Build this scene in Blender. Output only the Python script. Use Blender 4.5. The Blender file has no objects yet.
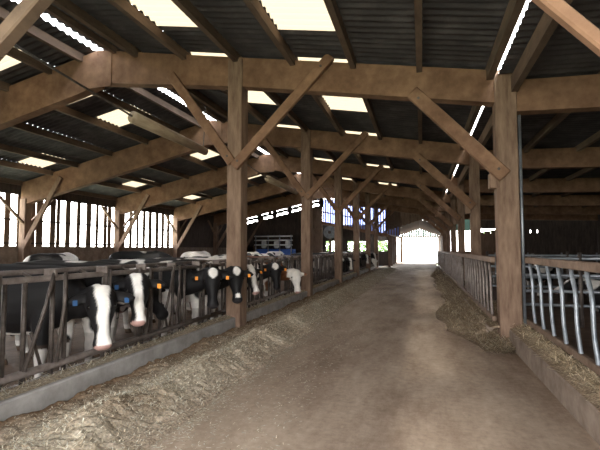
import bpy, bmesh, math, random
import numpy as np
from mathutils import Vector, Matrix, noise as mnoise
R = math.radians
random.seed(7); rng = np.random.default_rng(7)
scene = bpy.context.scene
COL = scene.collection

# ------------------------------------------------------------------ camera
cam_d = bpy.data.cameras.new('camera'); cam = bpy.data.objects.new('camera', cam_d); COL.objects.link(cam)
cam.location = (0, 0, 1.45)
cam.rotation_euler = (R(90 + 3.1725), 0, R(15.7125))
cam_d.sensor_width = 36; cam_d.lens = 433 / 600 * 36; cam_d.clip_start = .05; cam_d.clip_end = 500
scene.camera = cam

# ------------------------------------------------------------------ sky (bright hazy day), exposure
world = bpy.data.worlds.new('sky'); scene.world = world; world.use_nodes = True
wn = world.node_tree; wn.nodes.clear()
w_out = wn.nodes.new('ShaderNodeOutputWorld'); w_bg = wn.nodes.new('ShaderNodeBackground')
w_tc = wn.nodes.new('ShaderNodeTexCoord'); w_sep = wn.nodes.new('ShaderNodeSeparateXYZ'); w_ramp = wn.nodes.new('ShaderNodeValToRGB')
w_ramp.color_ramp.elements[0].color = (1, .975, .94, 1); w_ramp.color_ramp.elements[0].position = 0
w_ramp.color_ramp.elements[1].color = (.80, .89, 1, 1); w_ramp.color_ramp.elements[1].position = .9
wn.links.new(w_tc.outputs['Generated'], w_sep.inputs[0]); wn.links.new(w_sep.outputs['Z'], w_ramp.inputs[0])
wn.links.new(w_ramp.outputs[0], w_bg.inputs[0]); w_bg.inputs[1].default_value = 6.0
wn.links.new(w_bg.outputs[0], w_out.inputs[0])
sun_d = bpy.data.lights.new('sun', 'SUN'); sun_d.energy = 9.0; sun_d.angle = R(12); sun_d.color = (1, .93, .8)
sun = bpy.data.objects.new('sun', sun_d); COL.objects.link(sun)
sun.rotation_euler = (R(-34), R(12), 0)           # high, from ahead and a little to the left

def portal(loc, rot, sx, sy):                      # sky-sampling portal across an open side: gives off no light itself
    d = bpy.data.lights.new('sky_portal', 'AREA'); d.shape = 'RECTANGLE'; d.size = sx; d.size_y = sy
    o = bpy.data.objects.new('sky_portal', d); COL.objects.link(o); o.location = loc; o.rotation_euler = rot
    d.cycles.is_portal = True
portal((-1.4, -2.8, 1.8), (R(90), 0, 0), 6, 3.8)
portal((-14.1, 9.8, 2.5), (R(90), 0, R(-90)), 25, 1.9)
portal((0, 48.3, 1.4), (R(-90), 0, 0), 4.2, 2.8)

vs = scene.view_settings
vs.view_transform = 'Standard'; vs.look = 'None'; vs.gamma = 1; vs.exposure = 1.75; vs.use_curve_mapping = False
scene.cycles.max_bounces = 8; scene.cycles.diffuse_bounces = 6
scene.cycles.sample_clamp_indirect = 8

# ------------------------------------------------------------------ helpers
class MB:
    def __init__(s): s.v = []; s.f = []
    def add(s, vs_, fs):
        o = len(s.v); s.v += [tuple(p) for p in vs_]; s.f += [tuple(i + o for i in q) for q in fs]; return s
    def box(s, x0, x1, y0, y1, z0, z1):
        return s.add([(x0,y0,z0),(x1,y0,z0),(x1,y1,z0),(x0,y1,z0),(x0,y0,z1),(x1,y0,z1),(x1,y1,z1),(x0,y1,z1)],
                     [(0,3,2,1),(4,5,6,7),(0,1,5,4),(1,2,6,5),(2,3,7,6),(3,0,4,7)])
    def bar(s, p, q, w, h, up=(0,0,1)):
        p = Vector(p); q = Vector(q); d = (q - p).normalized(); u = Vector(up)
        if abs(d.dot(u)) > .98: u = Vector((1,0,0))
        a = d.cross(u).normalized(); b = a.cross(d).normalized(); a *= w/2; b *= h/2
        vs_ = [p-a-b, p+a-b, p+a+b, p-a+b, q-a-b, q+a-b, q+a+b, q-a+b]
        return s.add(vs_, [(0,1,2,3),(7,6,5,4),(0,4,5,1),(1,5,6,2),(2,6,7,3),(3,7,4,0)])
    def tube(s, pts, r, n=8):
        pts = [Vector(p) for p in pts]; o = len(s.v); rs = r if isinstance(r, (list, tuple)) else [r]*len(pts)
        ref = None
        for i, p in enumerate(pts):
            d = (pts[min(i+1, len(pts)-1)] - pts[max(i-1, 0)]).normalized()
            if ref is None: ref = Vector((0,0,1)) if abs(d.z) < .9 else Vector((1,0,0))
            a = d.cross(ref).normalized(); b = a.cross(d).normalized(); ref = b
            for k in range(n):
                t = 2*math.pi*k/n; s.v.append(tuple(p + a*(rs[i]*math.cos(t)) + b*(rs[i]*math.sin(t))))
        for i in range(len(pts)-1):
            for k in range(n):
                k2 = (k+1) % n; s.f.append((o+i*n+k, o+i*n+k2, o+(i+1)*n+k2, o+(i+1)*n+k))
        s.f.append(tuple(o+k for k in range(n))[::-1]); e = o+(len(pts)-1)*n; s.f.append(tuple(e+k for k in range(n)))
        return s
    def prism(s, poly, y0, y1):                    # polygon in XZ, extruded along Y
        n = len(poly)
        return s.add([(x,y0,z) for x,z in poly] + [(x,y1,z) for x,z in poly],
                     [tuple(range(n)), tuple(range(2*n-1, n-1, -1))] + [(i, n+i, n+(i+1)%n, (i+1)%n) for i in range(n)])
    def mesh(s, name, mat, off=(0,0,0), smooth=False, bevel=0):
        me = bpy.data.meshes.new(name)
        me.from_pydata([(x-off[0], y-off[1], z-off[2]) for x,y,z in s.v], [], s.f)
        bm = bmesh.new(); bm.from_mesh(me); bmesh.ops.recalc_face_normals(bm, faces=bm.faces)
        if bevel: bmesh.ops.bevel(bm, geom=bm.edges[:], offset=bevel, segments=1, affect='EDGES')
        bm.to_mesh(me); bm.free()
        if smooth: me.shade_smooth()
        me.materials.append(mat); return me
    def build(s, name, mat, parent=None, smooth=False, bevel=0):
        off = tuple(parent['_o']) if parent is not None and '_o' in parent else (0,0,0)
        return link(name, s.mesh(name, mat, off, smooth, bevel), parent)
def link(name, me, parent=None, loc=None):
    o = bpy.data.objects.new(name, me); COL.objects.link(o); o.parent = parent
    if loc is not None: o.location = loc
    return o
def tag(o, label=None, cat=None, group=None, kind=None):
    if label: o['label'] = label
    if cat: o['category'] = cat
    if group: o['group'] = group
    if kind: o['kind'] = kind
    return o
ROOTS = []
def empty(name, loc, label=None, cat=None, group=None, kind=None):
    o = bpy.data.objects.new(name, None); COL.objects.link(o); o.location = loc; o['_o'] = loc; o.empty_display_size = .2
    ROOTS.append(o)
    return tag(o, label, cat, group, kind)

# ------------------------------------------------------------------ materials
def mat(name, c1, c2=None, scale=6, stretch=(1,1,1), rough=.8, metal=0, bump=0, detail=6, c3=None, bscale=None, spec=.3):
    m = bpy.data.materials.new(name); m.use_nodes = True; nt = m.node_tree; b = nt.nodes['Principled BSDF']
    b.inputs['Roughness'].default_value = rough; b.inputs['Metallic'].default_value = metal
    b.inputs['Specular IOR Level'].default_value = spec
    b.inputs['Base Color'].default_value = (*c1, 1)
    if c2:
        tc = nt.nodes.new('ShaderNodeTexCoord'); mp = nt.nodes.new('ShaderNodeMapping'); mp.inputs['Scale'].default_value = stretch
        geo = nt.nodes.new('ShaderNodeNewGeometry')
        nt.links.new(geo.outputs['Position'], mp.inputs[0])
        n = nt.nodes.new('ShaderNodeTexNoise'); n.inputs['Scale'].default_value = scale; n.inputs['Detail'].default_value = detail; n.inputs['Roughness'].default_value = .65
        nt.links.new(mp.outputs[0], n.inputs['Vector'])
        rp = nt.nodes.new('ShaderNodeValToRGB'); e = rp.color_ramp.elements
        e[0].position = .32; e[0].color = (*c1, 1); e[1].position = .68; e[1].color = (*c2, 1)
        if c3: x = e.new(.5); x.color = (*c3, 1)
        nt.links.new(n.outputs[0], rp.inputs[0]); nt.links.new(rp.outputs[0], b.inputs['Base Color'])
        if bump:
            n2 = nt.nodes.new('ShaderNodeTexNoise'); n2.inputs['Scale'].default_value = bscale or scale*3; n2.inputs['Detail'].default_value = 8
            nt.links.new(mp.outputs[0], n2.inputs['Vector'])
            bp = nt.nodes.new('ShaderNodeBump'); bp.inputs['Strength'].default_value = bump; bp.inputs['Distance'].default_value = .02
            nt.links.new(n2.outputs[0], bp.inputs['Height']); nt.links.new(bp.outputs[0], b.inputs['Normal'])
    return m
M = {}
M['timber'] = mat('weathered_timber', (.135,.070,.040), (.27,.155,.092), 3, (1,1,1), .85, bump=.25, c3=(.195,.108,.064))
M['post'] = mat('grey_brown_post', (.125,.075,.050), (.27,.18,.125), 4, (3,3,.5), .85, bump=.3)
M['purlinwood'] = mat('dark_purlin_wood', (.075,.05,.036), (.17,.115,.08), 4, (1,.3,1), .9, bump=.2)  # dark brown wood, darker than the frame timber
M['darkwood'] = mat('dark_old_boards', (.045,.035,.03), (.10,.075,.06), 5, (2,2,.4), .9, bump=.2)
M['board'] = mat('brown_boards', (.12,.08,.055), (.22,.15,.105), 5, (2,2,.4), .9, bump=.2)
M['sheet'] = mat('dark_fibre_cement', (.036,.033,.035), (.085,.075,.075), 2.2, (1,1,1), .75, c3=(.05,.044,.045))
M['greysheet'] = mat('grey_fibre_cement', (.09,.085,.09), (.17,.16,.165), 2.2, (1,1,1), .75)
M['steel'] = mat('dirty_dark_steel', (.05,.04,.036), (.14,.115,.10), 9, (1,1,1), .5, .35, bump=.1)
M['rail'] = mat('worn_steel_rail', (.12,.095,.082), (.25,.21,.19), 7, (1,1,1), .45, .4)
M['galv'] = mat('galvanised_steel', (.16,.18,.20), (.32,.34,.37), 6, (1,1,1), .42, .6)
M['rust'] = mat('rusty_brown_rail', (.13,.085,.06), (.27,.19,.14), 6, (1,1,1), .7, .1)
M['concrete'] = mat('grey_concrete', (.23,.215,.20), (.40,.375,.35), 3.5, (1,1,1), .9, bump=.25)
M['kerb_brown'] = mat('brown_stained_concrete', (.16,.115,.085), (.30,.235,.185), 4, (1,1,1), .9, bump=.3)
M['muck'] = mat('mucky_floor', (.075,.045,.028), (.17,.11,.075), 4, (1,1,1), .7, bump=.5, c3=(.12,.075,.05))
M['yard'] = mat('worn_asphalt_yard', (.09,.085,.08), (.15,.14,.13), 1.5, (1,1,1), .95)
M['pole'] = mat('peeled_log', (.30,.22,.15), (.50,.39,.28), 5, (2,.4,2), .85, bump=.3)
M['grass'] = mat('outside_ground', (.30,.34,.22), (.45,.46,.36), .5, (1,1,1), .95)
M['leaf'] = mat('hedge_leaves', (.06,.13,.03), (.20,.32,.10), 3, (1,1,1), .8, bump=.6)
M['blue'] = mat('blue_paint', (.03,.10,.42), (.06,.17,.6), 3, (1,1,1), .45)
M['white_paint'] = mat('off_white_paint', (.62,.62,.62), (.8,.8,.78), 3, (1,1,1), .5)
M['fan'] = mat('grey_painted_metal', (.20,.21,.23), (.30,.31,.33), 3, (1,1,1), .5, .3)
M['eye'] = mat('dark_eye', (.01,.008,.006), rough=.15)
M['tag_orange'] = mat('orange_plastic', (.85,.30,.04), rough=.5)
M['tag_blue'] = mat('blue_plastic', (.02,.07,.18), rough=.5)
M['straw'] = None
def translucent(name, col):
    m = bpy.data.materials.new(name); m.use_nodes = True; nt = m.node_tree; nt.nodes.clear()
    out = nt.nodes.new('ShaderNodeOutputMaterial'); tr = nt.nodes.new('ShaderNodeBsdfTranslucent'); df = nt.nodes.new('ShaderNodeBsdfDiffuse'); mx = nt.nodes.new('ShaderNodeMixShader')
    tr.inputs[0].default_value = (*col, 1); df.inputs[0].default_value = (*[c*.8 for c in col], 1); mx.inputs[0].default_value = .25
    nt.links.new(tr.outputs[0], mx.inputs[1]); nt.links.new(df.outputs[0], mx.inputs[2]); nt.links.new(mx.outputs[0], out.inputs[0]); return m
M['skylight'] = translucent('yellowed_skylight_sheet', (.085,.068,.045))
M['greenpane'] = translucent('green_tinted_sheet', (.09,.12,.11))
M['bluepane'] = translucent('blue_tinted_sheet', (.20,.26,.60))
def attr_mat(name, attr, rough=.7, spec=.3, noise_amt=.25, nscale=30):
    m = bpy.data.materials.new(name); m.use_nodes = True; nt = m.node_tree; b = nt.nodes['Principled BSDF']
    a = nt.nodes.new('ShaderNodeAttribute'); a.attribute_name = attr
    geo = nt.nodes.new('ShaderNodeNewGeometry'); n = nt.nodes.new('ShaderNodeTexNoise'); n.inputs['Scale'].default_value = nscale; n.inputs['Detail'].default_value = 5
    nt.links.new(geo.outputs['Position'], n.inputs['Vector'])
    mr = nt.nodes.new('ShaderNodeMapRange'); mr.inputs[1].default_value = .3; mr.inputs[2].default_value = .7; mr.inputs[3].default_value = 1-noise_amt; mr.inputs[4].default_value = 1+noise_amt
    nt.links.new(n.outputs[0], mr.inputs[0])
    mx = nt.nodes.new('ShaderNodeVectorMath'); mx.operation = 'SCALE'
    nt.links.new(a.outputs['Color'], mx.inputs[0]); nt.links.new(mr.outputs[0], mx.inputs['Scale']); nt.links.new(mx.outputs[0], b.inputs['Base Color'])
    b.inputs['Roughness'].default_value = rough; b.inputs['Specular IOR Level'].default_value = spec; return m
M['coat'] = attr_mat('cow_coat', 'coat', .6, .22, .12, 12)
M['hay'] = attr_mat('chopped_feed', 'tint', .95, .1, .5, 48)

def floor_mat():
    m = bpy.data.materials.new('dusty_concrete_aisle'); m.use_nodes = True; nt = m.node_tree; b = nt.nodes['Principled BSDF']; L = nt.links
    geo = nt.nodes.new('ShaderNodeNewGeometry'); mp = nt.nodes.new('ShaderNodeMapping'); mp.inputs['Scale'].default_value = (1.1,.32,1)
    L.new(geo.outputs['Position'], mp.inputs[0])
    def nz(sc, det, vec):
        n = nt.nodes.new('ShaderNodeTexNoise'); n.inputs['Scale'].default_value = sc; n.inputs['Detail'].default_value = det; n.inputs['Roughness'].default_value = .7; L.new(vec, n.inputs['Vector']); return n
    n1 = nz(.8, 6, mp.outputs[0]); n2 = nz(14, 8, geo.outputs['Position']); n3 = nz(90, 4, geo.outputs['Position'])
    r1 = nt.nodes.new('ShaderNodeValToRGB'); e = r1.color_ramp.elements; e[0].position = .36; e[0].color = (.20,.137,.095,1); e[1].position = .64; e[1].color = (.45,.35,.265,1)
    L.new(n1.outputs[0], r1.inputs[0])
    r2 = nt.nodes.new('ShaderNodeValToRGB'); e = r2.color_ramp.elements; e[0].position = .35; e[0].color = (.84,.82,.80,1); e[1].position = .65; e[1].color = (1.1,1.1,1.1,1)
    L.new(n2.outputs[0], r2.inputs[0])
    mx = nt.nodes.new('ShaderNodeMix'); mx.data_type = 'RGBA'; mx.blend_type = 'MULTIPLY'; mx.inputs[0].default_value = 1
    L.new(r1.outputs[0], mx.inputs[6]); L.new(r2.outputs[0], mx.inputs[7])
    r3 = nt.nodes.new('ShaderNodeValToRGB'); e = r3.color_ramp.elements; e[0].position = .60; e[0].color = (0,0,0,1); e[1].position = .72; e[1].color = (1,1,1,1)
    L.new(n3.outputs[0], r3.inputs[0])
    mx2 = nt.nodes.new('ShaderNodeMix'); mx2.data_type = 'RGBA'; L.new(r3.outputs[0], mx2.inputs[0]); L.new(mx.outputs[2], mx2.inputs[6]); mx2.inputs[7].default_value = (.46,.38,.27,1)
    L.new(mx2.outputs[2], b.inputs['Base Color'])
    bp = nt.nodes.new('ShaderNodeBump'); bp.inputs['Strength'].default_value = .35; bp.inputs['Distance'].default_value = .015
    L.new(n2.outputs[0], bp.inputs['Height']); L.new(bp.outputs[0], b.inputs['Normal'])
    b.inputs['Roughness'].default_value = .88; b.inputs['Specular IOR Level'].default_value = .2
    return m
M['floor'] = floor_mat()

# ------------------------------------------------------------------ main dimensions
XL, XR, XW, XRW, XRIDGE = -3.25, 1.28, -13.9, 11.0, -6.3
FY = [2.25, 7.3, 12.3, 17.3, 22.3, 27.3, 32.3]
YF, YE, YT = -2.7, 32.3, 48.0
PEN = -.06
def rtop(x):  return 5.50 - (.17*(x-XRIDGE) if x > XRIDGE else .22*(XRIDGE-x))
def sheetz(x): return rtop(x) + .10

# ------------------------------------------------------------------ floor, kerbs, outside ground
tag(MB().box(-3.2, 1.25, YF, 60, -.2, 0).build('floor', M['floor']), 'dusty brown concrete feed aisle floor running to the bright doorway', kind='structure')
tag(MB().box(XW, -3.52, YF, YE, -.25, PEN).build('floor', M['muck']), 'dark mucky pen floor under the cows left of the aisle', kind='structure')
tag(MB().box(1.55, XRW, YF, YE, -.25, PEN).build('floor', M['muck']), 'dark mucky pen floor behind the tube fence right of the aisle', kind='structure')
kl = empty('trim_1', (-3.3, 15, 0), 'grey concrete kerb between left headlock fence and feed heap', kind='structure')
kr = empty('trim_2', (1.4, 15, 0), 'brown stained concrete kerb under the right tube fence', kind='structure')
for a, b in zip([YF]+FY[:-1], FY):
    MB().box(-3.53, -3.2, a+.005, b-.005, -.2, .24).build('kerb_section', M['concrete'], kl, bevel=.015)
    MB().box(1.24 if b < 8 else .97, 1.58, a+(.005 if abs(a-7.3) > .1 else .25), b-.005, -.2, .25).build('kerb_section', M['kerb_brown'], kr, bevel=.02)
tag(MB().box(-90, 90, -60, 160, -.6, -.26).build('outside_ground', M['grass']), 'pale open ground outside the barn beyond the doorway', kind='structure')
tag(MB().box(-8, 12, 49, 120, -.26, -.01).build('yard_pavement', M['yard']), 'glaring open yard beyond the far doorway', kind='structure')
MBb = MB().box(XW, -3.2, YE+.02, YT, -.26, -.02); tag(MBb.build('yard_pavement', M['yard']), 'open yard floor left of the low passage', kind='structure')

# ------------------------------------------------------------------ roofs: corrugated sheets, skylight sheets, purlins
def corr_mesh(name, length, width, material, pitch=1/6, amp=.024, seg=6):
    n = int(round(width/pitch*seg)); v = []; f = []
    for i in range(n+1):
        y = i*width/n; z = amp*math.cos(2*math.pi*y/pitch)
        v += [(0,y,z),(length,y,z)]
    for i in range(n): f.append((2*i, 2*i+1, 2*i+3, 2*i+2))
    me = bpy.data.meshes.new(name); me.from_pydata(v, [], f); me.shade_smooth(); me.materials.append(material); return me
cache = {}
def sheet(parent, x0, x1, y0, w, matname, dz=0):
    z0, z1 = PZ(x0), PZ(x1); Ln = math.hypot(x1-x0, z1-z0) + .06
    key = (round(Ln,3), w, matname)
    if key not in cache: cache[key] = corr_mesh('roof_sheet', Ln, w+.02, M[matname])
    o = link('skylight_sheet' if matname == 'skylight' else 'roof_sheet', cache[key], parent)
    po = parent['_o']; o.location = (x0-po[0], y0-po[1], z0-po[2]+dz); o.rotation_euler = (0, -math.atan2(z1-z0, x1-x0), 0)
    return o
PZ = sheetz
cr = empty('ceiling', (-2.5, 15, 5), 'dark corrugated right roof slope over the aisle with yellowed skylight sheets', kind='structure')
cl = empty('ceiling', (-10, 15, 5), 'dark corrugated left roof slope over the cow pen with yellowed skylight sheets', kind='structure')
cw = empty('ceiling', (6, 15, 4), 'dark corrugated low roof over the right pen', kind='structure')
RC = [-6.33, -5.4, -4.32, -3.24, -2.16, -1.08, 0, 1.12]
sky_r = {(c, y) for c in (2, 4) for y in (5.3, 7.3, 9.3, 12.3, 14.3, 17.3, 19.3, 22.3, 27.3)} | {(2, 1.3), (4, 1.3), (2, -.7), (4, -.7)}
for ci in range(len(RC)-1):
    for k in range(35):
        y = round(YF + k, 2)
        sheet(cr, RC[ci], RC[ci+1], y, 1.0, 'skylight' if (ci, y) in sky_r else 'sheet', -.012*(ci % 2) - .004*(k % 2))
LC = [-6.52, -7.5, -8.65, -10.05, -11.45, -12.5, -14.15]
sky_l = {(1, y) for y in (-1.2, 1.8, 5.8, 7.8, 9.8, 14.8, 19.8, 24.8, 27.8)} | {(4, y) for y in (.8, 5.8, 10.8, 15.8, 20.8, 25.8)}
for ci in range(len(LC)-1):
    for k in range(-1, 35):
        y = round(-2.2 + k, 2)
        if y + 1 > YE + .6: continue
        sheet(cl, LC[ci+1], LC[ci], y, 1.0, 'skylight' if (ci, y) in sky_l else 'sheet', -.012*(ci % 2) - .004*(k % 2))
PZ = lambda x: 4.14 - .03*(x-1.3)
WC = [1.17, 3.8, 6.2, 8.6, 11.2]
for ci in range(4):
    for k in range(14): sheet(cw, WC[ci], WC[ci+1], YF + 2.5*k, 2.5, 'sheet', -.02*(ci % 2))
def purlin(parent, x, z, w=.09, h=.17, m='purlinwood'):
    for a, b in zip([YF]+FY[:-1], FY): MB().box(x-w/2, x+w/2, a+.01, b-.01, z-h, z).build('purlin', M[m], parent)
for x in RC[1:-1]: purlin(cr, x, sheetz(x) - .032)
purlin(cr, -5.9, sheetz(-5.9)-.032, .08, .12)
purlin(cr, 1.06, sheetz(1.06)-.04, .10, .22)
for x in LC[1:-1] + [-6.72, -13.85]: purlin(cl, x, sheetz(x) - .036)
for x in (1.40, 2.6, 3.8, 5.0, 6.2, 8.6): purlin(cw, x, PZ(x) - .04, .09, .14 if x > 1.5 else .24)

# ------------------------------------------------------------------ timber frames
ordn = ['nearest', 'second', 'third', 'fourth', 'fifth', 'sixth', 'seventh']
XRS = [1.28, 1.275, 1.37, 1.43, 1.48, 1.52, 1.55]
for k, y in enumerate(FY):
    XR = XRS[k]; pw = .155 if k < 2 else .12
    lab = ('timber frame nearest the camera, only its braces in the top corners' if k == 0 else
           'big brown timber frame crossing the foreground, second from camera' if k == 1 else
           'brown timber roof frame on two braced posts, %s from the camera' % ordn[k] if k < 6 else
           'farthest brown timber frame standing against the boarded end wall')
    t = empty('timber_frame', (0, y, 0), lab, 'timber frame', 'timber frames of the barn')
    h = .11
    # posts
    MB().box(XL-.14, XL+.14, y-.15, y+.15, -.05, rtop(XL)-.05).build('post', M['post'], t, bevel=.012)
    MB().box(XR-pw, XR+pw, y-.14, y+.14, -.05, rtop(XR)+.02).build('post', M['post'], t, bevel=.012)
    MB().box(XW+.03, XW+.30, y-.14, y+.14, -.1, 3.25).build('post', M['post'], t, bevel=.012)
    # rafters: deep box beams, deeper at the ridge
    yr0, yr1 = y-h, y+h
    MB().prism([(XRIDGE, rtop(XRIDGE)-.68), (-3.25, rtop(-3.25)-.54), (XR+.12, rtop(XR+.12)-.51), (XR+.12, rtop(XR+.12)), (XRIDGE, rtop(XRIDGE))], yr0, yr1).build('rafter', M['timber'], t)
    if k < 6: MB().prism([(XW+.05, rtop(XW)-.82), (XRIDGE-.5, rtop(XRIDGE)-.87), (XRIDGE-.01, rtop(XRIDGE)-.72), (XRIDGE-.01, rtop(XRIDGE)), (XW+.05, rtop(XW))], yr0, yr1).build('rafter', M['timber'], t)
    MB().prism([(XR+.13, 3.56), (XRW, 3.30), (XRW, 3.78), (XR+.13, 4.05)], yr0, yr1).build('tie_beam', M['timber'], t)
    # knee braces, bolted to the faces of post and rafter
    for yy in ((y-.15,) if k else (y-.15,)):
        MB().bar(*(((XL+.02, yy-.05, 2.92), (-1.45, yy-.05, 4.74)) if k else ((-3.15, yy-.05, 2.25), (-.85, yy-.05, 4.11))), .09, .17 if k else .10).build('knee_brace', M['timber' if k else 'purlinwood'], t, bevel=.01)
        MB().bar((XL-.02, yy-.05, 3.0), (-4.55, yy-.05, 4.76), .09, .17).build('knee_brace', M['timber'], t, bevel=.01)
        MB().bar(*(((XR-.05, yy-.05, 2.55), (-.12, yy-.05, 3.98)) if k else ((1.15, yy-.05, 1.84), (-.75, yy-.05, 3.99))), .10 if k else .06, .21 if k else .06).build('knee_brace', M['timber'], t, bevel=.01)
        MB().box(XR-.26, XR-.12, y-.16, y+.02, 2.38-.6*(k == 0), 2.62-.6*(k == 0)).build('brace_block', M['post'], t, bevel=.01)
    if k == 1: MB().tube([(XR+.19, y-.1, .26), (XR+.19, y-.1, 3.5)], .022, 8).build('conduit', M['galv'], t, True)
    MB().bar((XW+.30, y-.17, 1.5), (-12.05, y-.17, 3.95), .09, .18).build('knee_brace', M['post'], t, bevel=.01)
    MB().bar((XW+.2, y-.1, 2.35), (XW+.2, y-1.2, 3.35), .07, .10, (1,0,0)).build('wall_brace', M['post'], t)
    MB().bar((XW+.2, y+.1, 2.35), (XW+.2, y+1.2, 3.35), .07, .10, (1,0,0)).build('wall_brace', M['post'], t)
    if k < 6: MB().box(XRIDGE-.34, XRIDGE+.34, y-h-.02, y-h, 4.72, 5.38).build('ridge_gusset', M['timber'], t)
    for bx_, bz in ((XL+.1, 3.02), (XL-.1, 3.12), (-1.62, 4.57), (XR-.14, 2.66), (-.02, 3.86)):
        MB().tube([(bx_, y-.255, bz), (bx_, y-.235, bz)], .022, 8).build('bolt', M['steel'], t)

# ------------------------------------------------------------------ left wall: low concrete wall, open vertical boarding above
wl = empty('wall_left', (XW, 10, 0), 'left barn wall, concrete below and gapped vertical boards with daylight above', kind='structure')
MB().box(XW-.2, XW, YF, YE+.1, -.25, 1.55).build('wall_base', M['kerb_brown'], wl)
for z in (1.66, 2.5): MB().box(XW-.03, XW+.01, YF, YE, z-.025, z+.025).build('wall_rail', M['darkwood'], wl)
y = YF
while y < 22.3:
    w = random.uniform(.16, .30); MB().box(XW-.06, XW-.03, y, y+w, 1.5, 3.42).build('slat', M['board'], wl)
    y += w + random.choice((.05, .22, .28, .34))
for k in range(5): MB().box(XW-.07, XW-.03, YF+5*k, YF+5*k+4.99, 3.40, 3.80).build('eave_board', M['darkwood'], wl)
y = 22.3
while y < YE: MB().box(XW-.06, XW-.03, y, y+.5, 1.5, 3.85).build('wall_board', M['darkwood'], wl); y += .51
# ------------------------------------------------------------------ far end wall
we = empty('wall_back', (-3, YE, 0), 'far end wall of the hall with boarding, daylight slits and open bays', kind='structure')
yy0, yy1 = YE+.16, YE+.20
MB().box(XW, -12.75, yy0, yy1+.1, -.2, 1.7).build('wall_base', M['board'], we)
x = XW
while x < -7.4:
    x1 = min(x+.42, -7.35); top = 3.50 + (x+13.69)/6.59*1.48
    bot = 2.55 if (x1 > -12.75 and x < -8.65) else -.2
    MB().box(x, x1, yy0, yy1, bot, top).build('wall_board', M['darkwood' if top < 4.6 else 'board'], we)
    MB().box(x, x1, yy0, yy1, top+.15, rtop(x)+.02).build('wall_board', M['darkwood'], we)
    if int(round((x-XW)/.42)) % 3 == 0: MB().box(x, x+.34, yy0-.04, yy0, top-.2, top+.5).build('batten', M['darkwood'], we)
    x = x1
MB().box(-8.2, -7.3, YE-.2, YE+.14, -.1, 3.0).build('pier', M['board'], we, bevel=.02)
bz = lambda x: 3.55 + (x+7.34)/(4.16)*(-.85)
x = -7.33
while x < -1.55:
    MB().box(x, x+.10, yy0, yy1-.015, max(bz(x), 2.3), rtop(x)-.05).build('slat', M['board'], we); x += .19
for x0, x1 in ((-7.3, -5.4), (-5.4, -3.5), (-3.5, -1.6)):
    MB().add([(x0,yy1+.01,bz(x0)),(x1,yy1+.01,bz(x1)),(x1,yy1+.01,rtop(x1)-.02),(x0,yy1+.01,rtop(x0)-.02)], [(0,1,2,3)]).build('tinted_sheet', M['bluepane'], we)
MB().bar((-7.35, YE+.1, bz(-7.35)-.1), (-2.4, YE+.1, bz(-2.4)-.1), .12, .24).build('sill_beam', M['timber'], we)
MB().bar((-7.35, YE+.1, bz(-7.35)+.75), (-1.6, YE+.1, bz(-1.6)+.75), .08, .10).build('wall_rail', M['board'], we)
x = -2.6
while x < XR+.3:
    tun = 2.82 + (.8*(x+2.6)/2.35 if x < -.25 else .8*(1.75-x)/2.0)
    MB().box(x, x+.302, yy0, yy1, tun-.05, rtop(x)-.2).build('wall_board', M['board'], we); x += .30
for x in (-6.3, -4.6): MB().box(x-.1, x+.1, yy0, yy0+.2, -.1, bz(x)-.2).build('post', M['post'], we)
# right pen end: openings then dark boards
op = [(1.79, 2.08), (2.36, 2.66), (2.86, 3.28)]
edges = [1.60] + [e for o_ in op for e in o_] + [3.77]
for a, b in zip(edges[0::2], edges[1::2]): MB().box(a, b, yy0, yy1, -.2, 3.6).build('wall_board', M['board'], we)
for a, b in op:
    MB().box(a, b, yy0, yy1, -.2, 1.3).build('wall_board', M['board'], we)
    MB().box(a, b, yy0, yy1, 2.75, 3.6).build('wall_board', M['greenpane'], we)
x = 3.77; i = 0
while x < XRW:
    x1 = x + .42
    if x < 5.0:
        MB().box(x, x1, yy0, yy1, -.2, 2.52).build('wall_board', M['board'], we)
        MB().box(x, x1, yy0, yy1, 2.86, 3.7).build('wall_board', M['darkwood'], we)
        MB().box(x, x1-.04, yy0, yy1, 2.52, 2.62 + .07*(i % 3)).build('wall_board', M['board'], we)
    elif i in (7, 8):
        MB().box(x, x1, yy0, yy1, -.2, 2.55).build('wall_board', M['darkwood'], we)
        MB().box(x, x1-.07, yy0, yy1, 2.55, 2.74).build('wall_board', M['darkwood'], we)
        MB().box(x, x1, yy0, yy1, 2.74, 3.7).build('wall_board', M['darkwood'], we)
    else: MB().box(x, x1, yy0, yy1, -.2, 3.7).build('wall_board', M['darkwood'], we)
    x = x1; i += 1
wr = empty('wall_right', (XRW, 15, 0), 'dark boarded side wall at the back of the right pen', kind='structure')
y = YF
while y < YE: MB().box(XRW+.02, XRW+.06, y, y+.99, -.2, 3.85).build('wall_board', M['darkwood'], wr); y += .99

wf = empty('wall_front_added', (0, YF, 0), 'unseen boarded front wall added behind the camera to limit daylight to its wide doorway', kind='structure')  # out of view, added so daylight from behind enters only over the aisle
x = XW
while x < XRW:
    x1 = min(x+1.0, XRW); inside = x1 > -3.3 and x < 1.3
    MB().box(x, x1-.005, YF-.06, YF-.02, 3.6 if inside else -.2, (rtop(x) if x < 1.2 else 3.9)).build('wall_board', M['board'], wf); x = x1
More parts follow.
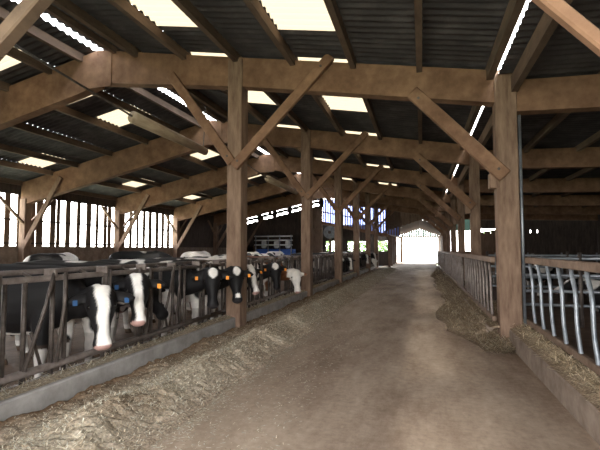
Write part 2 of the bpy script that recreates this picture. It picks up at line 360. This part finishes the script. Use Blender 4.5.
# ------------------------------------------------------------------ low passage beyond the hall
ps = empty('ceiling', (-.3, 40, 2.8), 'low dark roof of the passage leading to the bright doorway', kind='structure')
for k in range(4):
    a = YE + .25 + k*3.9; b = a + 3.88
    MB().add([(-2.75,a,2.78),(-.25,a,3.62),(-.25,b,3.62),(-2.75,b,2.78),(-2.75,a,2.82),(-.25,a,3.66),(-.25,b,3.66),(-2.75,b,2.82)],[(0,1,2,3),(7,6,5,4),(0,4,5,1),(1,5,6,2),(2,6,7,3),(3,7,4,0)]).build('roof_sheet', M['darkwood'], ps)
    MB().add([(-.25,a,3.62),(1.95,a,2.78),(1.95,b,2.78),(-.25,b,3.62),(-.25,a,3.66),(1.95,a,2.82),(1.95,b,2.82),(-.25,b,3.66)],[(0,1,2,3),(7,6,5,4),(0,4,5,1),(1,5,6,2),(2,6,7,3),(3,7,4,0)]).build('roof_sheet', M['darkwood'], ps)
MB().bar((-2.6, YE+.3, 2.7), (-2.25, YT, 2.66), .14, .2).build('eave_beam', M['concrete'], ps)
for yv in (35.5, 38.6, 41.7, 44.8): MB().box(-2.62, -2.46, yv-.08, yv+.08, -.05, 2.65).build('post', M['post'], ps)
MB().box(1.72, 1.9, YE+.25, YT, -.2, 2.8).build('side_wall', M['board'], ps)
w4 = empty('door_1', (0, YT, 0), 'overexposed far doorway at the end of the passage', kind='structure')
MB().box(-2.25, -2.02, YT-.1, YT+.1, -.1, 2.75).build('door_jamb', M['board'], w4)
MB().box(1.62, 1.85, YT-.1, YT+.1, -.1, 2.75).build('door_jamb', M['board'], w4)
MB().box(-2.25, 1.85, YT-.08, YT+.08, 2.68, 2.82).build('lintel', M['board'], w4)
x = -2.1
while x < 1.7:
    tp = 2.82 + (.8*(x+2.6)/2.35 if x < -.25 else .8*(1.75-x)/2.0)
    if tp > 2.9: MB().box(x, x+.205, YT-.02, YT+.02, 2.82, tp+.06).build('slat', M['greenpane'], w4)
    x += .24

wb = empty('wall_back_room', (-8, 39, 0), 'dark back wall with bright window openings beyond the far end wall', kind='structure')
YB = 38.6
x = XW
wins = [(-8.6, -7.6), (-6.6, -5.6), (-5.2, -4.3), (-3.9, -3.1)]
while x < -2.8:
    x1 = min(x+.5, -2.75); win = any(a <= (x+x1)/2 <= b for a, b in wins)
    if win:
        MB().box(x, x1, YB, YB+.05, -.2, 1.25).build('wall_board', M['darkwood'], wb); MB().box(x, x1, YB, YB+.05, 2.15, 3.3).build('wall_board', M['darkwood'], wb)
    else: MB().box(x, x1, YB, YB+.05, -.2, 3.3).build('wall_board', M['darkwood'], wb)
    x = x1
for k in range(4): MB().box(-13.9+2.78*k, -13.9+2.78*(k+1)-.01, YE+.25, YB+.3, 3.28, 3.33).build('roof_sheet', M['sheet'], wb)
MB().box(XW-.1, XW, YE+.2, YB, -.2, 3.3).build('wall_board', M['darkwood'], wb)
for k in range(9): MB().box(-2.72, -2.66, 39+k, 39.99+k, -.1, 2.7).build('wall_board', M['darkwood'], wb)  # boarding added along the passage side to keep outside light off its ceiling

# ------------------------------------------------------------------ hay and feed heaps
def hay(name, label, ys, prof, blades, cols, blade_len=(.04,.13)):
    v = []; f = []; tint = []; NX = 36
    for y in ys:
        x0, x1, hf = prof(y)
        for i in range(NX+1):
            u = i/NX; x = x0 + (x1-x0)*u; v.append((x, y, hf(u, x, y)))
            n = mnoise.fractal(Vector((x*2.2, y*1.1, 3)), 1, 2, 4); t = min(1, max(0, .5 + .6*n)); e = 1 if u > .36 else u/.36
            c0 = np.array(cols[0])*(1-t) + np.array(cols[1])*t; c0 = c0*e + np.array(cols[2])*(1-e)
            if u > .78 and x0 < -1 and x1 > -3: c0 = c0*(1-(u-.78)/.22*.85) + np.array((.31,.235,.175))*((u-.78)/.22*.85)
            tint.append((*c0, 1))
    for j in range(len(ys)-1):
        for i in range(NX): a = j*(NX+1)+i; f.append((a, a+1, a+NX+2, a+NX+1))
    lo, hi = ys[0], ys[-1]
    for _ in range(blades):
        y = lo + (hi-lo)*random.random()**2.2; x0, x1, hf = prof(y); u = min(1.12, random.betavariate(2.2, 1.9)*1.12) if random.random() < .86 or x0 > 0 or x1 < -3 else 1 + .75*random.random()**2
        x = x0 + (x1-x0)*u; z = (hf(min(u,1), x, y) if u <= 1 else .0) + .004
        a = random.uniform(0, math.pi*2); L = random.uniform(*blade_len); w = random.uniform(.0012, .003)*(1+.06*y); tl = random.uniform(-.1, .55) if u < 1 else random.uniform(0, .08)
        d = Vector((math.cos(a)*math.cos(tl), math.sin(a)*math.cos(tl), math.sin(tl)))*L; s_ = Vector((-math.sin(a), math.cos(a), 0))*w
        p = Vector((x, y, z)); o = len(v); v += [tuple(p-s_), tuple(p+s_), tuple(p+d+s_), tuple(p+d-s_)]; f.append((o, o+1, o+2, o+3))
        b = random.uniform(.75, 1.5); c = random.choice(cols[3:]); tint += [(c[0]*b, c[1]*b, c[2]*b, 1)]*4
    me = bpy.data.meshes.new(name); me.from_pydata(v, [], f); me.materials.append(M['hay'])
    at = me.color_attributes.new('tint', 'FLOAT_COLOR', 'POINT'); at.data.foreach_set('color', np.array(tint, dtype=np.float32).ravel())
    return tag(link(name, me), label, 'feed', kind='stuff')
def nz(x, y, s): return mnoise.fractal(Vector((x*s, y*s, 1.7)), 1, 2, 5)
def prof_left(y):
    x1 = -1.94 + .12*nz(0, y, .5) + .07*nz(4, y, 2.2) + .012*y*.6; x1 = min(x1, -1.5)
    amp = .17 if y < 9 else .17 - .006*(min(y, 22)-9)
    def hf(u, x, yy):
        base = amp*max(0, math.exp(-((u-.62)/.22)**2)) + .05*math.exp(-((u-.05)/.2)**2) + .035*(1-u)
        return max(.002 if u < .98 else -.005, base*(1+.5*nz(x, yy, 1.3)) + .022*nz(x, yy, 6)*(1-u*.4) + .018*nz(x, yy, 24)*(1 if u < .9 else .3)) if u < .995 else -.006
    return -3.19, x1, hf
FEED = [(.26,.20,.14), (.39,.335,.255), (.14,.088,.052), (.50,.45,.35), (.42,.35,.25), (.30,.235,.16), (.46,.44,.36)]
ys = list(np.arange(.6, 9, .045)) + list(np.arange(9, 32.5, .14))
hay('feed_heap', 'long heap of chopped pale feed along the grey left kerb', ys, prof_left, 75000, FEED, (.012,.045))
def prof_right(y):
    x0 = .30 + .30*nz(3, y, .35) + (.016*(y-8)) + .45*max(0, (8.2-y)/1.5); x0 = min(x0, .8 if y > 7.55 else 1.05)
    def hf(u, x, yy):
        base = .30*min(1, max(.02, (yy-6.7)/1.7))**.7*u**1.2 * (.75 + .5*max(0, nz(5, yy, .45)+.3))
        return max(-.006, base + .03*nz(x, yy, 6)*min(1, u*4) + .015*nz(x, yy, 20)*u) if u > .01 else -.006
    return x0, .985 if y > 7.55 else 1.235, hf
FEED2 = [(.19,.135,.09), (.30,.235,.165), (.15,.105,.07), (.44,.37,.27), (.36,.285,.19), (.24,.175,.11), (.15,.11,.07)]
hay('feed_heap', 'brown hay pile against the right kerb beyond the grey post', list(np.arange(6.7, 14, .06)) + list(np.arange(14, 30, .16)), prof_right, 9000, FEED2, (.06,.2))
def prof_ledge(y):
    def hf(u, x, yy):
        return .252 + max(0, (.05 + .05*nz(x, yy, 2.5))*math.sin(math.pi*min(1, max(0, u)))) + .012*nz(x, yy, 18)*math.sin(math.pi*u)
    return (1.245 if y < 7.2 else .98), 1.575, hf
hay('hay_strip', 'straw lying along the top of the right brown kerb', list(np.arange(2.0, 9, .05)) + list(np.arange(9, 24, .2)), prof_ledge, 9000, [(.27,.20,.13), (.40,.32,.22), (.22,.16,.11), (.62,.53,.38), (.52,.42,.28), (.36,.27,.17)], (.04,.15))
def prof_lledge(y):
    def hf(u, x, yy): return .242 + max(0, .02 + .03*nz(x, yy, 3))*math.sin(math.pi*min(1, max(0, u)))
    return -3.455, -3.25, hf
hay('hay_strip', 'spilled feed crumbs along the top of the left grey kerb', list(np.arange(1.5, 9, .06)) + list(np.arange(9, 30, .25)), prof_lledge, 5000, FEED, (.03,.10))
scat = MB()

# ------------------------------------------------------------------ left headlock fences (one per bay)
XF = -3.46
where = ['in front of the nearest cow at lower left', 'with the nearest feeding cows, before the big left post', 'just beyond the big left post', 'beyond the second left post, without cows', 'beyond the third left post', 'beyond the fourth left post', 'nearest the far end wall']
bays = [(-.4, 2.6)] + list(zip(FY[:-1], FY[1:]))
HL = .70
NECKS = [3.83, 4.47, 6.10, 6.90, 8.0, 9.35, 10.6, 17.95, 18.75, 19.5, 22.9, 25.7, 28.4, 29.6]
def clear(y):                                      # bars stand aside of the necks held between them
    for q in NECKS:
        if abs(y-q) < .235: return q + (.245 if y >= q else -.245)
    return y
for bi, (a, b) in enumerate(bays):
    if bi == 0: continue
    t = empty('headlock_fence', (XF, (a+b)/2, .24), 'dark steel headlock feed fence ' + where[bi], 'fence', 'left headlock fence sections')
    a2, b2 = (a-.6 if bi == 1 else a+.02), b-.02
    MB().tube([(XF, a2, 1.17), (XF, b2, 1.17)], .03, 10).build('top_rail', M['rail'], t, True)
    MB().tube([(XF-.16, a2, 1.23), (XF-.16, b2, 1.23)], .026, 10).build('top_rail', M['rail'], t, True)
    MB().tube([(XF, a2, .33), (XF, b2, .33)], .036, 10).build('bottom_rail', M['rail'], t, True)
    n = int((b2-a2)/HL)
    p = (b2-a2)/n
    for j in range(n):
        y0 = a2 + p*j + .06
        for q, r_ in ((0, .022), (.44, .022), (.72, .020)):
            u_ = clear(y0+q*p); MB().tube([(XF, u_, .24), (XF, u_, 1.17)], r_, 8).build('upright', M['steel'], t, True)
        for q0, q1, q2 in ((-.03, .28, .40), (.48, .60, .60)):
            ya, yb, yc = (y0+q0*p, y0+q1*p, y0+q2*p)
            if any(abs(v_-n_) < .24 or (ya-n_)*(yc-n_) < 0 for n_ in NECKS for v_ in (ya, yb, yc)):
                ya = yb = yc = clear(yb) + (.0 if abs(clear(yb)-yb) < 1e-6 else .045*(1 if clear(yb) > yb else -1))
            MB().tube([(XF+.042, ya, .36), (XF+.042, yb, .92), (XF+.042, yc, 1.22)], .018, 8).build('locking_bar', M['steel'], t, True)
        if not any(abs(y0+.22*p-n_) < .32 for n_ in NECKS): MB().tube([(XF-.02, y0+.14*p, .68), (XF-.02, y0+.30*p, .36)], .016, 6).build('bar_stop', M['steel'], t, True)
        MB().box(XF-.08, XF+.06, y0+.38*p, y0+.44*p, 1.18, 1.255).build('latch', M['rail'], t, bevel=.008)
        MB().tube([(XF-.16, y0+.1, 1.23), (XF, y0+.1, 1.17)], .014, 6).build('rail_link', M['steel'], t, True)

# ------------------------------------------------------------------ right slanted tube fences
XG = 1.50
wr_ = ['of shiny bent tubes in the right foreground', 'of bent tubes just beyond the grey right post', 'of bent tubes beyond the second right post', 'of bent tubes beyond the third right post', 'of bent tubes beyond the fourth right post', 'of bent tubes nearest the far end wall']
for bi, (a, b) in enumerate(zip(FY[:-1], FY[1:])):
    XG = 1.50 if bi == 0 else 1.06
    t = empty('tube_fence', (XG, (a+b)/2, .25), 'metal feed fence ' + wr_[bi], 'fence', 'right tube fence sections')
    MB().box(XG-.035, XG+.035, a+.01, b-(.01 if bi else .17), 1.24, 1.33).build('top_rail', M['rust'], t, bevel=.01)
    MB().box(XG-.03, XG+.03, a+.01, b-(.01 if bi else .17), .34, .42).build('bottom_rail', M['rust'], t, bevel=.01)
    sp = .45 if bi == 0 else .42
    y0 = a + (.56 if bi == 0 else .32)
    proto = None
    while y0 < b - .14:
        if proto is None:
            proto = MB().tube([(0,0,1.27),(0,-.02,1.18),(0,-.10,1.05),(0,-.125,.95),(0,-.13,.72),(0,-.15,.60),(0,-.22,.42),(0,-.24,.36)], .022, 10).mesh('bent_tube', M['galv'] if bi == 0 else M['rail'], (0,0,.25), True)
        link('bent_tube', proto, t, (0, y0 + .1 - (a+b)/2, 0)); y0 += sp

# ------------------------------------------------------------------ hanging poles under the left roof
for ya, yb, lab in ((7.27, 10.25, 'pale round pole hanging level under the roof, left of the big post'), (15.1, 18.9, 'smaller looking pale round pole hanging farther down the hall')):
    t = empty('hanging_pole', (-5.5, (ya+yb)/2, 4.05), lab, 'pole')
    MB().tube([(-5.5, ya, 4.07), (-5.5, (ya+yb)/2, 4.055), (-5.5, yb, 4.03)], [.125, .115, .10], 12).build('log', M['pole'], t, True)
    MB().tube([(-5.5, yb-.1, 4.05), (-5.47, yb-.05, sheetz(-5.5)-.12)], .012, 6).build('wire', M['steel'], t)
    MB().tube([(-5.5, ya+.1, 4.07), (-6.2, ya-2.6, 4.75)], .02, 6).build('wire', M['steel'], t)

# ------------------------------------------------------------------ middle and right pen rails
t = empty('pen_rail', (-7.0, 15, 0), 'long pipe rail behind the feeding cows in the left pen', 'rail')
for z in (1.10, .7): MB().tube([(-6.9, 1, z), (-6.9, 30, z)], .03, 8).build('pipe', M['rail'], t, True)
for k in range(10): MB().tube([(-6.9, 3+3*k, PEN), (-6.9, 3+3*k, 1.2)], .035, 8).build('upright', M['steel'], t, True)
for (yc, x0, x1, lab) in ((9.6, 1.9, 6.1, 'grey pipe cross fence in the right pen, nearer one'), (14.2, 1.9, 10.5, 'grey pipe cross fence in the right pen, farther one')):
    t = empty('pipe_barrier', ((x0+x1)/2, yc, PEN), lab, 'rail', 'pipe fences in the right pen')
    for z in (.35, .62, .93, 1.26): MB().tube([(x0, yc, z), (x1, yc, z)], .032, 8).build('pipe', M['galv'], t, True)
    x = x0
    while x < x1 + .01: MB().tube([(x, yc, PEN), (x, yc, 1.38)], .04, 8).build('upright', M['steel'], t, True); x += (x1-x0)/4
for k in range(5):
    x = 3.0 + 1.25*k
    t = empty('cubicle_divider', (x, 19, PEN), '%s pipe cubicle divider from the aisle in the right pen' % ['first', 'second', 'third', 'fourth', 'fifth'][k], 'divider', 'cubicle dividers in the right pen')
    MB().tube([(x, 20, PEN), (x, 20, 1.3)], .035, 8).build('upright', M['galv'], t, True)
    MB().tube([(x, 20, 1.15), (x, 18.3, 1.15), (x, 18.0, .95), (x, 18.0, .6), (x, 18.3, .42), (x, 20, .42)], .03, 8).build('loop', M['galv'], t, True)

# ------------------------------------------------------------------ machine, fan, hedge at the far end
t = empty('milking_machine', (-10.6, 31, PEN), 'blue and white milking machinery in the opening of the far wall', 'machine')
MB().box(-12.2, -9.2, 30.7, 31.6, .75, 1.45).build('panel', M['blue'], t, bevel=.05)
MB().box(-12.3, -9.1, 30.6, 31.7, PEN, .75).build('base', M['fan'], t, bevel=.03)
for x in (-12.1, -11.1, -10.2, -9.3):
    MB().tube([(x, 30.65, PEN), (x, 30.65, 2.5)], .05, 8).build('upright', M['galv'], t, True)
for z in (1.75, 2.1, 2.4): MB().tube([(-12.2, 30.65, z), (-9.2, 30.65, z)], .05, 8).build('pipe', M['white_paint'], t, True)
for x in (-11.6, -10.6, -9.7): MB().tube([(x, 31.1, 1.5), (x, 31.1, 1.6), (x, 31.1, 2.0), (x, 31.1, 2.1)], [.12,.2,.2,.1], 12).build('jar', M['white_paint'], t, True)
t = empty('wall_fan', (-6.64, 31.95, 2.7), 'round grey ventilation fan on the far end wall', 'fan')
MB().tube([(-6.64, 31.8, 2.7), (-6.64, 32.15, 2.7)], .48, 20).build('housing', M['fan'], t)
MB().tube([(-6.64, 31.75, 2.7), (-6.64, 31.82, 2.7)], .12, 12).build('hub', M['steel'], t)
for k in range(6):
    a = k*math.pi/3; MB().bar((-6.64+.1*math.cos(a), 31.78, 2.7+.1*math.sin(a)), (-6.64+.44*math.cos(a), 31.78, 2.7+.44*math.sin(a)), .14, .02, (.3,1,0)).build('blade', M['galv'], t)
MB().box(-6.72, -6.56, 31.9, 32.1, PEN, 2.3).build('stand', M['post'], t)
def bush(x, y, r, hgt, lab):
    t = empty('bush', (x, y, -.26), lab, 'bush', 'bushes outside the far end')
    v = []; f = []
    for _ in range(900):
        d = Vector((random.gauss(0,1), random.gauss(0,1), random.gauss(0,1))).normalized()*random.uniform(.75, 1)
        p = Vector((x + d.x*r, y + d.y*r, -.2 + hgt*.5 + d.z*hgt*.5)); q = Vector((random.gauss(0,1), random.gauss(0,1), random.gauss(0,1))).normalized()*.16; s_ = q.cross(d).normalized()*.09
        o = len(v); v += [tuple(p-q), tuple(p+s_), tuple(p+q), tuple(p-s_)]; f.append((o,o+1,o+2,o+3))
    me = bpy.data.meshes.new('foliage'); me.from_pydata([(a-x, b-y, c+.26) for a,b,c in v], [], f); me.materials.append(M['leaf']); link('foliage', me, t)
    MB().tube([(x, y, -.26), (x, y, hgt*.6)], [.12, .05], 7).build('stem', M['post'], t)
for i, (x, y, r, hg, lab) in enumerate(((-10.2, 43.5, 1.6, 3.2, 'green bush outside, seen leftmost through the far window openings'), (-6.8, 44.5, 1.5, 3.3, 'green bush outside, seen through the middle far window openings'), (-4.2, 47, 1.0, 2.6, 'green bush outside, seen just left of the far doorway'), (9.5, 66, 2.5, 4.5, 'green bush outside behind the right end openings'))): bush(x, y, r, hg, lab)

# ------------------------------------------------------------------ cows
def rings(bm, rs, n=14):
    """rs: (centre, axis_a, axis_b) with the axes already scaled; makes one closed tube"""
    prev = None; first = None
    for c, a, b in rs:
        cur = [bm.verts.new(c + a*math.cos(2*math.pi*k/n) + b*math.sin(2*math.pi*k/n)) for k in range(n)]
        if prev:
            for k in range(n): bm.faces.new((prev[k], prev[(k+1)%n], cur[(k+1)%n], cur[k]))
        else: first = cur
        prev = cur
    bm.faces.new(first[::-1]); bm.faces.new(prev)
def interp(keys, steps):
    out = []
    for i in range(len(keys)-1):
        p0 = keys[max(i-1,0)]; p1 = keys[i]; p2 = keys[i+1]; p3 = keys[min(i+2,len(keys)-1)]
        for s in range(steps):
            t = s/steps
            out.append(tuple(.5*((2*b) + (-a+c)*t + (2*a-5*b+4*c-d)*t*t + (-a+3*b-3*c+d)*t**3) for a,b,c,d in zip(p0,p1,p2,p3)))
    out.append(keys[-1]); return out
EX, EY, EZ = Vector((1,0,0)), Vector((0,1,0)), Vector((0,0,1))
COWN = 0
def cow(loc, rz, poll, pitch, yaw, label, seed, thr=.08, face='blaze', tags=('tag_orange','tag_orange'), vox=.019, hs=1.1, brown=False, group='cows at the left feed fence', lying=False, dip=0):
    """local +x is forward; poll: position of the top of the head; pitch: how far the face points down; yaw: head turned"""
    global COWN; COWN += 1
    bm = bmesh.new(); zo = -.62 if lying else 0
    torso = interp([(-1.16,1.10,.09,.12),(-1.04,1.05,.23,.25),(-.82,1.02,.285,.32),(-.5,.97,.315,.37),(-.15,.94,.35,.40),(.15,.94,.34,.39),(.42,.97,.28,.36),(.62,1.01,.21,.30),(.76,1.04,.13,.20)], 3)
    rings(bm, [(Vector((x,0,z+zo)), EY*a, EZ*b) for x,z,a,b in torso], 20)
    P = Vector(poll); d = Vector((math.cos(yaw)*math.cos(pitch), math.sin(yaw)*math.cos(pitch), -math.sin(pitch))).normalized()
    s = EZ.cross(d).normalized(); n = d.cross(s).normalized()          # s: left side, n: out of the forehead
    P2 = P - n*.10*hs + d*.05
    B = Vector((.52, 0, 1.08+zo-dip*.6)); mid = B.lerp(P2, .55) + EZ*(.02-dip)
    path = interp([(B.x,B.y,B.z,.20,.29),(mid.x,mid.y,mid.z,.135,.20-dip*.25),(P2.x,P2.y,P2.z,.10,.13)], 4)
    nr = []
    for i, q in enumerate(path):
        c = Vector(q[:3]); c2 = Vector(path[min(i+1,len(path)-1)][:3]); c1 = Vector(path[max(i-1,0)][:3]); dd = (c2-c1).normalized()
        sa = EZ.cross(dd).normalized(); nr.append((c, sa*q[3], dd.cross(sa).normalized()*q[4]))
    rings(bm, nr, 14)
    hk = interp([(-.03,-.10,.085,.07),(.04,-.10,.118,.105),(.14,-.105,.132,.13),(.23,-.10,.110,.125),(.33,-.09,.076,.10),(.42,-.078,.066,.080),(.485,-.072,.084,.074),(.525,-.075,.076,.06),(.55,-.08,.04,.035)], 3)
    rings(bm, [(P + d*(t*hs) + n*(o*hs), s*(a*hs), n*(b*hs)) for t,o,a,b in hk], 16)
    for sg in (-1, 1):                                                 # ears
        e0 = P + d*.06*hs + s*sg*.09*hs - n*.10*hs; ed = (s*sg + n*.05 + d*.22).normalized(); en = n; eb = ed.cross(en).normalized()
        rings(bm, [(e0 + ed*(t*hs), eb*w*hs, en*.024*hs) for t,w in ((0,.035),(.05,.055),(.11,.065),(.17,.045),(.21,.015))], 8)
        if not lying:
            fx, fy = .44, .165*sg
            fl = interp([(fx,fy*.8,.90,.15),(fx+.01,fy,.66,.105),(fx+.02,fy,.42,.07),(fx+.01,fy,.36,.07),(fx,fy,.18,.046),(fx,fy,.09,.055),(fx+.03,fy,.05,.062),(fx+.04,fy,.0,.068)], 2)
            rings(bm, [(Vector(q[:3]), EX*q[3], EY*q[3]*.85) for q in fl], 10)
            hl = interp([(-.86,.17*sg,.98,.20),(-.76,.20*sg,.72,.15),(-.86,.19*sg,.54,.085),(-.97,.175*sg,.44,.065),(-.955,.175*sg,.28,.05),(-.93,.175*sg,.11,.055),(-.90,.175*sg,.05,.062),(-.88,.175*sg,.0,.068)], 2)
            rings(bm, [(Vector(q[:3]), EX*q[3], EY*q[3]*.8) for q in hl], 10)
        else:
            rings(bm, [(Vector((.5,.2*sg,.22)), EY*.11, EZ*.11),(Vector((.78,.22*sg,.12)), EY*.07, EZ*.07),(Vector((.55,.27*sg,.06)), EY*.05, EZ*.05)], 10)
            rings(bm, [(Vector((-.8,.25*sg,.25)), EY*.16, EZ*.18),(Vector((-.45,.38*sg,.15)), EY*.09, EZ*.12),(Vector((-.7,.44*sg,.07)), EY*.05, EZ*.06)], 10)
    if not lying: rings(bm, [(Vector((-.55,0,z)), EX*a, EY*a*.8) for z,a in ((.72,.16),(.62,.20),(.53,.19),(.46,.11))], 12)
    me0 = bpy.data.meshes.new('raw'); bmesh.ops.recalc_face_normals(bm, faces=bm.faces); bm.to_mesh(me0); bm.free()
    tmp = bpy.data.objects.new('raw', me0); COL.objects.link(tmp)
    r = tmp.modifiers.new('r', 'REMESH'); r.mode = 'VOXEL'; r.voxel_size = vox
    sm = tmp.modifiers.new('s', 'SMOOTH'); sm.factor = .5; sm.iterations = 4
    dg = bpy.context.evaluated_depsgraph_get(); dg.update()
    me = bpy.data.meshes.new_from_object(tmp.evaluated_get(dg)); bpy.data.objects.remove(tmp); bpy.data.meshes.remove(me0)
    me.shade_smooth(); me.materials.clear(); me.materials.append(M['coat'])
    nv = len(me.vertices); co = np.empty(nv*3, np.float32); me.vertices.foreach_get('co', co); co = co.reshape(-1,3)
    colr = np.zeros((nv,4), np.float32); colr[:,3] = 1
    blk = np.array((.0075,.0065,.007)) if not brown else np.array((.16,.06,.025)); wht = np.array((.74,.70,.66)); pink = np.array((.40,.24,.21)); dirt = np.array((.14,.09,.06))
    rel = co - np.array(P)[None]; th = rel @ np.array(d) / hs; uu = rel @ np.array(s) / hs; nn = rel @ np.array(n) / hs
    lean = math.sin(seed*5)*.10
    for i in range(nv):
        x, y, z = co[i]; z -= zo
        head = th[i] > -.07 and x > .70 and abs(uu[i]) < .34 and -.30 < nn[i] < .14 and th[i] < .62
        nzv = mnoise.fractal(Vector((x*1.25 + seed*7.3, y*1.5, z*1.25 + seed*3.1)), 1, 2, 3)
        if head:
            c = blk; front = nn[i] > -.115
            w = {'blaze': .040 + .05*abs(th[i]-.25), 'wide': .040 + .09*abs(th[i]-.28), 'star': .062*max(0, 1-(th[i]-.06)**2/.0075) if th[i] < .2 else (.034 if .41 < th[i] < .475 and seed > 8 else 0), 'white': .2, 'black': 0}[face]
            wob = mnoise.noise(Vector((th[i]*11 + seed*5, seed, 2. if uu[i] > 0 else 7.)))
            if face == 'white' and abs(uu[i]) < .135: c = wht
            elif front and w > 0:
                m_ = min(1, max(0, (w + .018*wob + lean*(th[i]-.25) * (1 if uu[i] > 0 else -1) - abs(uu[i]))/.016 + .5)); c = blk*(1-m_) + wht*m_
            if th[i] > .515 and face != 'black': c = pink if face != 'star' else blk*3
        else:
            m_ = min(1, max(0, (nzv-thr)/.05+.5)); c = wht*m_ + blk*(1-m_)
            if z < .66 and abs(y) < .2 and -.7 < x < -.42 and z > .42: c = pink*1.1
            elif z < .62 and (abs(x-.44) < .14 or abs(x+.92) < .16): c = wht if z < .45 + .1*nzv else c
            if z < .14: c = dirt*.6 if z < .08 else c
            if .15 < z < .5: c = c*.6 + dirt*.4*min(1, .6+nzv)
        colr[i,:3] = c
    at = me.color_attributes.new('coat', 'FLOAT_COLOR', 'POINT'); at.data.foreach_set('color', colr.ravel())
    t = bpy.data.objects.new('cow', None); COL.objects.link(t); t.location = loc; t.rotation_euler = (0,0,rz); tag(t, label, 'cow', group)
    link('body', me, t)
    for sg in (-1, 1):
        ec = P + d*.17*hs + s*sg*.108*hs - n*.055*hs; mb = MB()
        mb.tube([ec - s*sg*.012, ec + s*sg*.004, ec + s*sg*.014], [.024, .024, .010], 8); mb.build('eye', M['eye'], t, True)
        tg = tags[0 if sg < 0 else 1]
        if tg:
            e = P + d*.12*hs + s*sg*.215*hs - n*.075*hs; a = s*.022; b = d*.028; k = n*.004
            MB().add([e-a-b-k, e+a-b-k, e+a+b-k, e-a+b-k, e-a-b+k, e+a-b+k, e+a+b+k, e-a+b+k], [(0,3,2,1),(4,5,6,7),(0,1,5,4),(1,2,6,5),(2,3,7,6),(3,0,4,7)]).build('ear_tag', M[tg], t)
    if not lying: MB().tube([(-1.14,0,1.14),(-1.22,0,1.02),(-1.24,.02,.7),(-1.22,.03,.42),(-1.23,.03,.3)], [.03,.028,.02,.03,.008], 7).build('tail', M['eye'], t, True)
    return t
def feeder(Y, Z0, Zp, X, label, seed, pitch=66, turn=.62, side=0, **kw):
    """cow with its head through the left fence; X, Y, Zp: world place of the poll"""
    loc = (X - 1.18, Y + side, Z0); yaw = math.atan2(-Y, -X)*turn
    return cow(loc, 0, (1.18, -side, Zp - Z0), R(pitch), yaw, label, seed, dip=.11, **kw)
feeder(3.80, PEN, 1.06, -3.2, 'nearest black cow with broad white face blaze at the left fence', 1.3, pitch=70, turn=.85, face='wide', tags=('tag_blue','tag_blue'), thr=.16, hs=1.15, side=.12)
feeder(4.42, PEN, 1.16, -3.22, 'black cow with slanting white blaze and pink nose, second at fence', 4.1, pitch=64, turn=.95, face='blaze', tags=('tag_blue','tag_orange'), thr=.14, side=.24)
feeder(5.3, PEN, 1.00, -3.72, 'all black cow with head held back behind the fence bars', 9.5, pitch=45, turn=.3, face='black', tags=(None,None), thr=.3, side=.06)
feeder(6.10, PEN, 1.15, -3.12, 'black faced cow with white forehead star and two orange tags', 5.7, pitch=72, turn=.9, face='star', thr=.18, side=.02)
feeder(6.86, PEN, 1.14, -3.06, 'black cow with white star and white muzzle spot before the big post', 8.2, pitch=72, turn=.8, face='star', thr=.12, side=.1)
feeder(8.0, PEN, 1.14, -3.26, 'cow with white blaze just beyond the big left post', 2.6, pitch=60, turn=.6, face='wide', thr=-.02, vox=.03)
feeder(9.35, PEN, 1.13, -3.2, 'black faced cow with white poll, left of the white headed cow', 3.9, pitch=72, turn=.8, face='star', thr=.05, vox=.03)
feeder(10.6, PEN, .93, -3.08, 'white headed cow with brown ears reaching down over the kerb', 6.4, pitch=68, turn=.8, face='white', thr=.1, vox=.03, brown=True, tags=(None,None))
for Y_, X_, lab, sd, fc, zp in ((17.95, -3.2, 'far black cow with white star just past the third left post', 7.7, 'star', 1.08), (18.75, -3.25, 'far black cow between the star faced and blaze faced cows', 8.8, 'black', 1.05), (19.5, -3.15, 'far cow with bright white blaze before the fourth left post', 2.2, 'wide', 1.06),
        (22.9, -3.2, 'far black cow with small star just past the fourth left post', 1.9, 'star', 1.12), (25.7, -3.15, 'far cow with wide white face near the fifth left post', 3.3, 'wide', 1.14), (28.4, -2.95, 'farthest white faced cow leaning well out into the aisle', 4.6, 'white', .8), (29.6, -3.1, 'farthest dark cow with raised white blaze by the passage', 5.2, 'wide', 1.2)):
    feeder(Y_, PEN, zp, X_, lab, sd, pitch=64, turn=.7, face=fc, vox=.042, tags=(None,None), thr=.08)
G2 = 'cows standing back in the left pen'
for loc, rz, lab, sd, th in (((-8.3, 8.3, .02), 110, 'black and white cow back standing behind the nearest feeding cow', 2.5, .02), ((-8.1, 11.3, .05), 80, 'dark cow back showing above the rails, left of the white back', 9.5, .35),
        ((-8.0, 14.5, .03), 95, 'white backed cow behind the fence, left of the big post', 3.7, -.6), ((-7.9, 19.5, -.02), 90, 'pale backed cow far behind the fence right of the big post', 1.1, -.25), ((-8.2, 24.0, -.02), 85, 'pale backed cow deepest in the left pen', 6.6, -.2), ((-6.0, 12.9, PEN), 90, 'dark cow walking behind the empty headlocks', 4.4, .12), ((-6.0, 16.1, PEN), 88, 'dark cow resting back from the third fence section', 7.1, .2)):
    cow(loc, R(rz), (1.15, .05, 1.22), R(35), .2, lab, sd, thr=th, face='blaze', vox=.035, tags=(None,None), group=G2)
G3 = 'cows in the right pen'
for loc, rz, lab, sd, th, ly in (((4.6, 11.6, PEN), 175, 'dark cow lying behind the right tube fence', 5.5, .15, True), ((5.9, 13.0, PEN), 20, 'pale patched cow lying at the right edge by the pipe fence', 2.0, -.1, True), ((3.62, 15.9, PEN), 90, 'dark cow standing among the right pen rails', 8.3, .2, False)):
    cow(loc, R(rz), (1.12, .05, .85 if ly else 1.2), R(30), .2, lab, sd, thr=th, face='blaze', vox=.035, tags=(None,None), group=G3, lying=ly)

for o in ROOTS: del o['_o']
